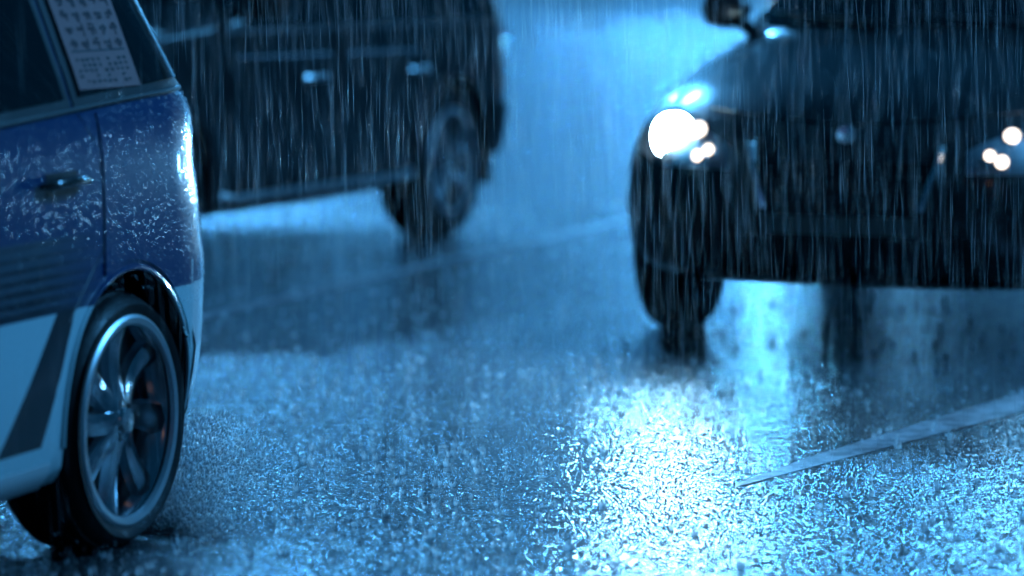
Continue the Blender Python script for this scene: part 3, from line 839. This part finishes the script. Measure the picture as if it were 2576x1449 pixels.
# ================================================================== rain
def slivers(name, P, D, Lg, Wd, m=None):
    """elongated drops: three-sided double cones; P centres, D unit directions, Lg lengths, Wd radii"""
    n = len(P); a = np.cross(D, np.tile([0.3, .9, .1], (n, 1))); a /= np.linalg.norm(a, axis=1)[:, None]; b = np.cross(D, a)
    V = np.zeros((n, 5, 3)); V[:, 0] = P+D*Lg[:, None]*.5; V[:, 4] = P-D*Lg[:, None]*.5
    for k in range(3):
        t = 2*PI*k/3; V[:, k+1] = P-D*Lg[:, None]*.1+(a*math.cos(t)+b*math.sin(t))*Wd[:, None]
    base = np.arange(n)[:, None, None]*5
    f = np.array([[0,1,2],[0,2,3],[0,3,1],[4,2,1],[4,3,2],[4,1,3]])[None]
    return tri_obj(name, V.reshape(-1, 3), (base+f).reshape(-1, 3), m or M['rain'])
# falling rain fills the air of the whole street
def rain_field(n, y0, y1, x0, x1, z1):
    y = rng.uniform(y0, y1, n); x = rng.uniform(x0, x1, n); z = rng.uniform(.05, z1, n)
    D = np.stack([rng.normal(-.02, .034, n), rng.normal(0, .02, n), np.ones(n)], 1); D /= np.linalg.norm(D, axis=1)[:, None]
    return np.stack([x, y, z], 1), D, rng.uniform(.06, .26, n), rng.uniform(.00018, .0004, n)
A = [rain_field(13000, 6.6, 11, -2.6, 3.2, 1.7), rain_field(8000, 11, 24, -4.5, 6.0, 2.4)]
o = slivers('rain', *[np.concatenate([a[i] for a in A]) for i in range(4)]); tag(o, 'rain falling in thin bright streaks in front of the cars', 'rain', kind='stuff')

# bounce droplets above the road
def in_car(x, y):
    return False
def bounce(n):
    y = rng.uniform(5.5, 15, n); x = rng.uniform(-3.0, 4.0, n); z = np.abs(rng.exponential(.028, n))+.002
    D = np.stack([rng.normal(0, .5, n), rng.normal(0, .5, n), np.ones(n)*.9], 1); D /= np.linalg.norm(D, axis=1)[:, None]
    return np.stack([x, y, z], 1), D, rng.uniform(.006, .026, n), rng.uniform(.0005, .0013, n)
o = slivers('bouncing_droplets', *bounce(22000), M['splash']); tag(o, 'fine droplets bouncing off the flooded road', 'water droplets', kind='stuff')

# crowns: small splashes all over the road
def crown_geo(scale, seed):
    r_ = np.random.default_rng(seed); V = []; F = []
    n = 10; R = .5
    hts = r_.uniform(.4, 1.5, n)
    for lvl, (rad, hh) in enumerate(((.42, 0), (.50, .35), (.62, 1.0))):
        for k in range(n):
            a = 2*PI*k/n+r_.normal(0, .08)
            V.append((rad*math.cos(a), rad*math.sin(a), hh*hts[k]*.9))
    for l in range(2):
        for k in range(n):
            k2 = (k+1) % n
            if l == 1: F.append((n+k, n+k2, 2*n+k))
            else: F += [(k, k2, n+k2), (k, n+k2, n+k)]
    for _ in range(7):       # flung beads and jets
        a = r_.uniform(0, 2*PI); rr = r_.uniform(.3, 1.6); z = r_.uniform(.3, 2.0); s = r_.uniform(.04, .11); b = len(V)
        p = np.array([rr*math.cos(a), rr*math.sin(a), z]); d = np.array([math.cos(a)*.4, math.sin(a)*.4, 1.])*s*r_.uniform(1, 3)
        V += [tuple(p+d), tuple(p+np.array([s, 0, 0])), tuple(p+np.array([-s*.5, s*.8, 0])), tuple(p+np.array([-s*.5, -s*.8, 0])), tuple(p-d)]
        F += [(b, b+1, b+2), (b, b+2, b+3), (b, b+3, b+1), (b+4, b+2, b+1), (b+4, b+3, b+2), (b+4, b+1, b+3)]
    return np.array(V)*scale, np.array(F)
protos = [crown_geo(1, s) for s in range(12)]
Vs = []; Fs = []; off = 0
for i in range(3400):
    y = 5.8+12*random.random()**1.4; x = random.uniform(-.22*y, .24*y)
    if .0 < x < 1.0 and 6.8 < y < 10.2 and random.random() < .85: continue
    V, F = protos[i % 12]; s = min(.021, max(.006, random.lognormvariate(-4.35, .35))); a = random.uniform(0, 2*PI)
    Rm = np.array([[math.cos(a), -math.sin(a), 0], [math.sin(a), math.cos(a), 0], [0, 0, random.uniform(.8, 1.35)]])
    Vs.append((V*s) @ Rm.T + np.array([x, y, .001])); Fs.append(F+off); off += len(V)
o = tri_obj('rain_splashes', np.concatenate(Vs), np.concatenate(Fs), M['splash']); tag(o, 'small crown splashes where drops hit the road', 'splashes', kind='stuff')

# the large crowns one can single out
big = [(548, 1312, .030, 'tall spiky splash crown just right of the rear wheel spray of the two-tone carrier'),
       (1142, 1146, .020, 'bright splash crown standing alone in the middle of the road'),
       (945, 1160, .022, 'broad low splash crown between the carrier and the middle of the road'),
       (1362, 1172, .022, 'wide splash crown just left of the headlight glare on the road'),
       (2128, 1250, .021, 'left one of the twin splash crowns below the grey lane stripe'),
       (2192, 1250, .021, 'right one of the twin splash crowns below the grey lane stripe'),
       (2008, 1255, .017, 'small splash crown left of the twin crowns under the lane stripe'),
       (2345, 1318, .019, 'small leaning splash crown nearest to the lower right corner'),
       (2392, 1306, .019, 'splash crown right of the leaning one in the lower right'),
       (915, 1282, .022, 'splash crown with tall jets in the lower middle left'),
       (1100, 1300, .020, 'splash crown with thin jets in the lower centre'),
       (1255, 1345, .019, 'splash crown near the bottom edge of the frame, lower centre')]
for i, (px, py, s, lab) in enumerate(big):
    p = at(px, py); V, F = crown_geo(s*.62, 100+i)
    V[:, 2] *= 1.25
    o = tri_obj('splash_crown', V*1.15, F, M['splash']); o.location = (p.x, p.y, .001); tag(o, lab, 'splash', 'large rain splashes on the road')

# spray thrown back by the near rear wheel
def spray(n, c, ax, spread, back, h, name, label):
    u = rng.random(n)**1.15; D0 = np.array([ax.x, ax.y, 0]); N0 = np.array([ax.y, -ax.x, 0])
    ph = rng.uniform(math.radians(8), math.radians(75), n)
    d = D0[None]*np.cos(ph)[:, None]*back+np.array([0, 0, 1])[None]*np.sin(ph)[:, None]*h
    P = np.array([c.x, c.y, .0])+d*u[:, None]+N0[None]*rng.normal(0, spread, n)[:, None]
    P[:, 2] = np.maximum(P[:, 2], .004)
    D = d/np.linalg.norm(d, axis=1)[:, None]+rng.normal(0, .25, (n, 3)); D /= np.linalg.norm(D, axis=1)[:, None]
    o = slivers(name, P, D, rng.uniform(.008, .032, n), rng.uniform(.001, .0024, n), M['splash']); tag(o, label, 'spray', kind='stuff')
wb = at(395, 1345); axv = Vector((math.sin(AZ), math.cos(AZ), 0))
spray(7000, wb, axv, .07, .58, .30, 'tyre_spray', 'spray of droplets thrown up behind the rear wheel of the two-tone carrier')
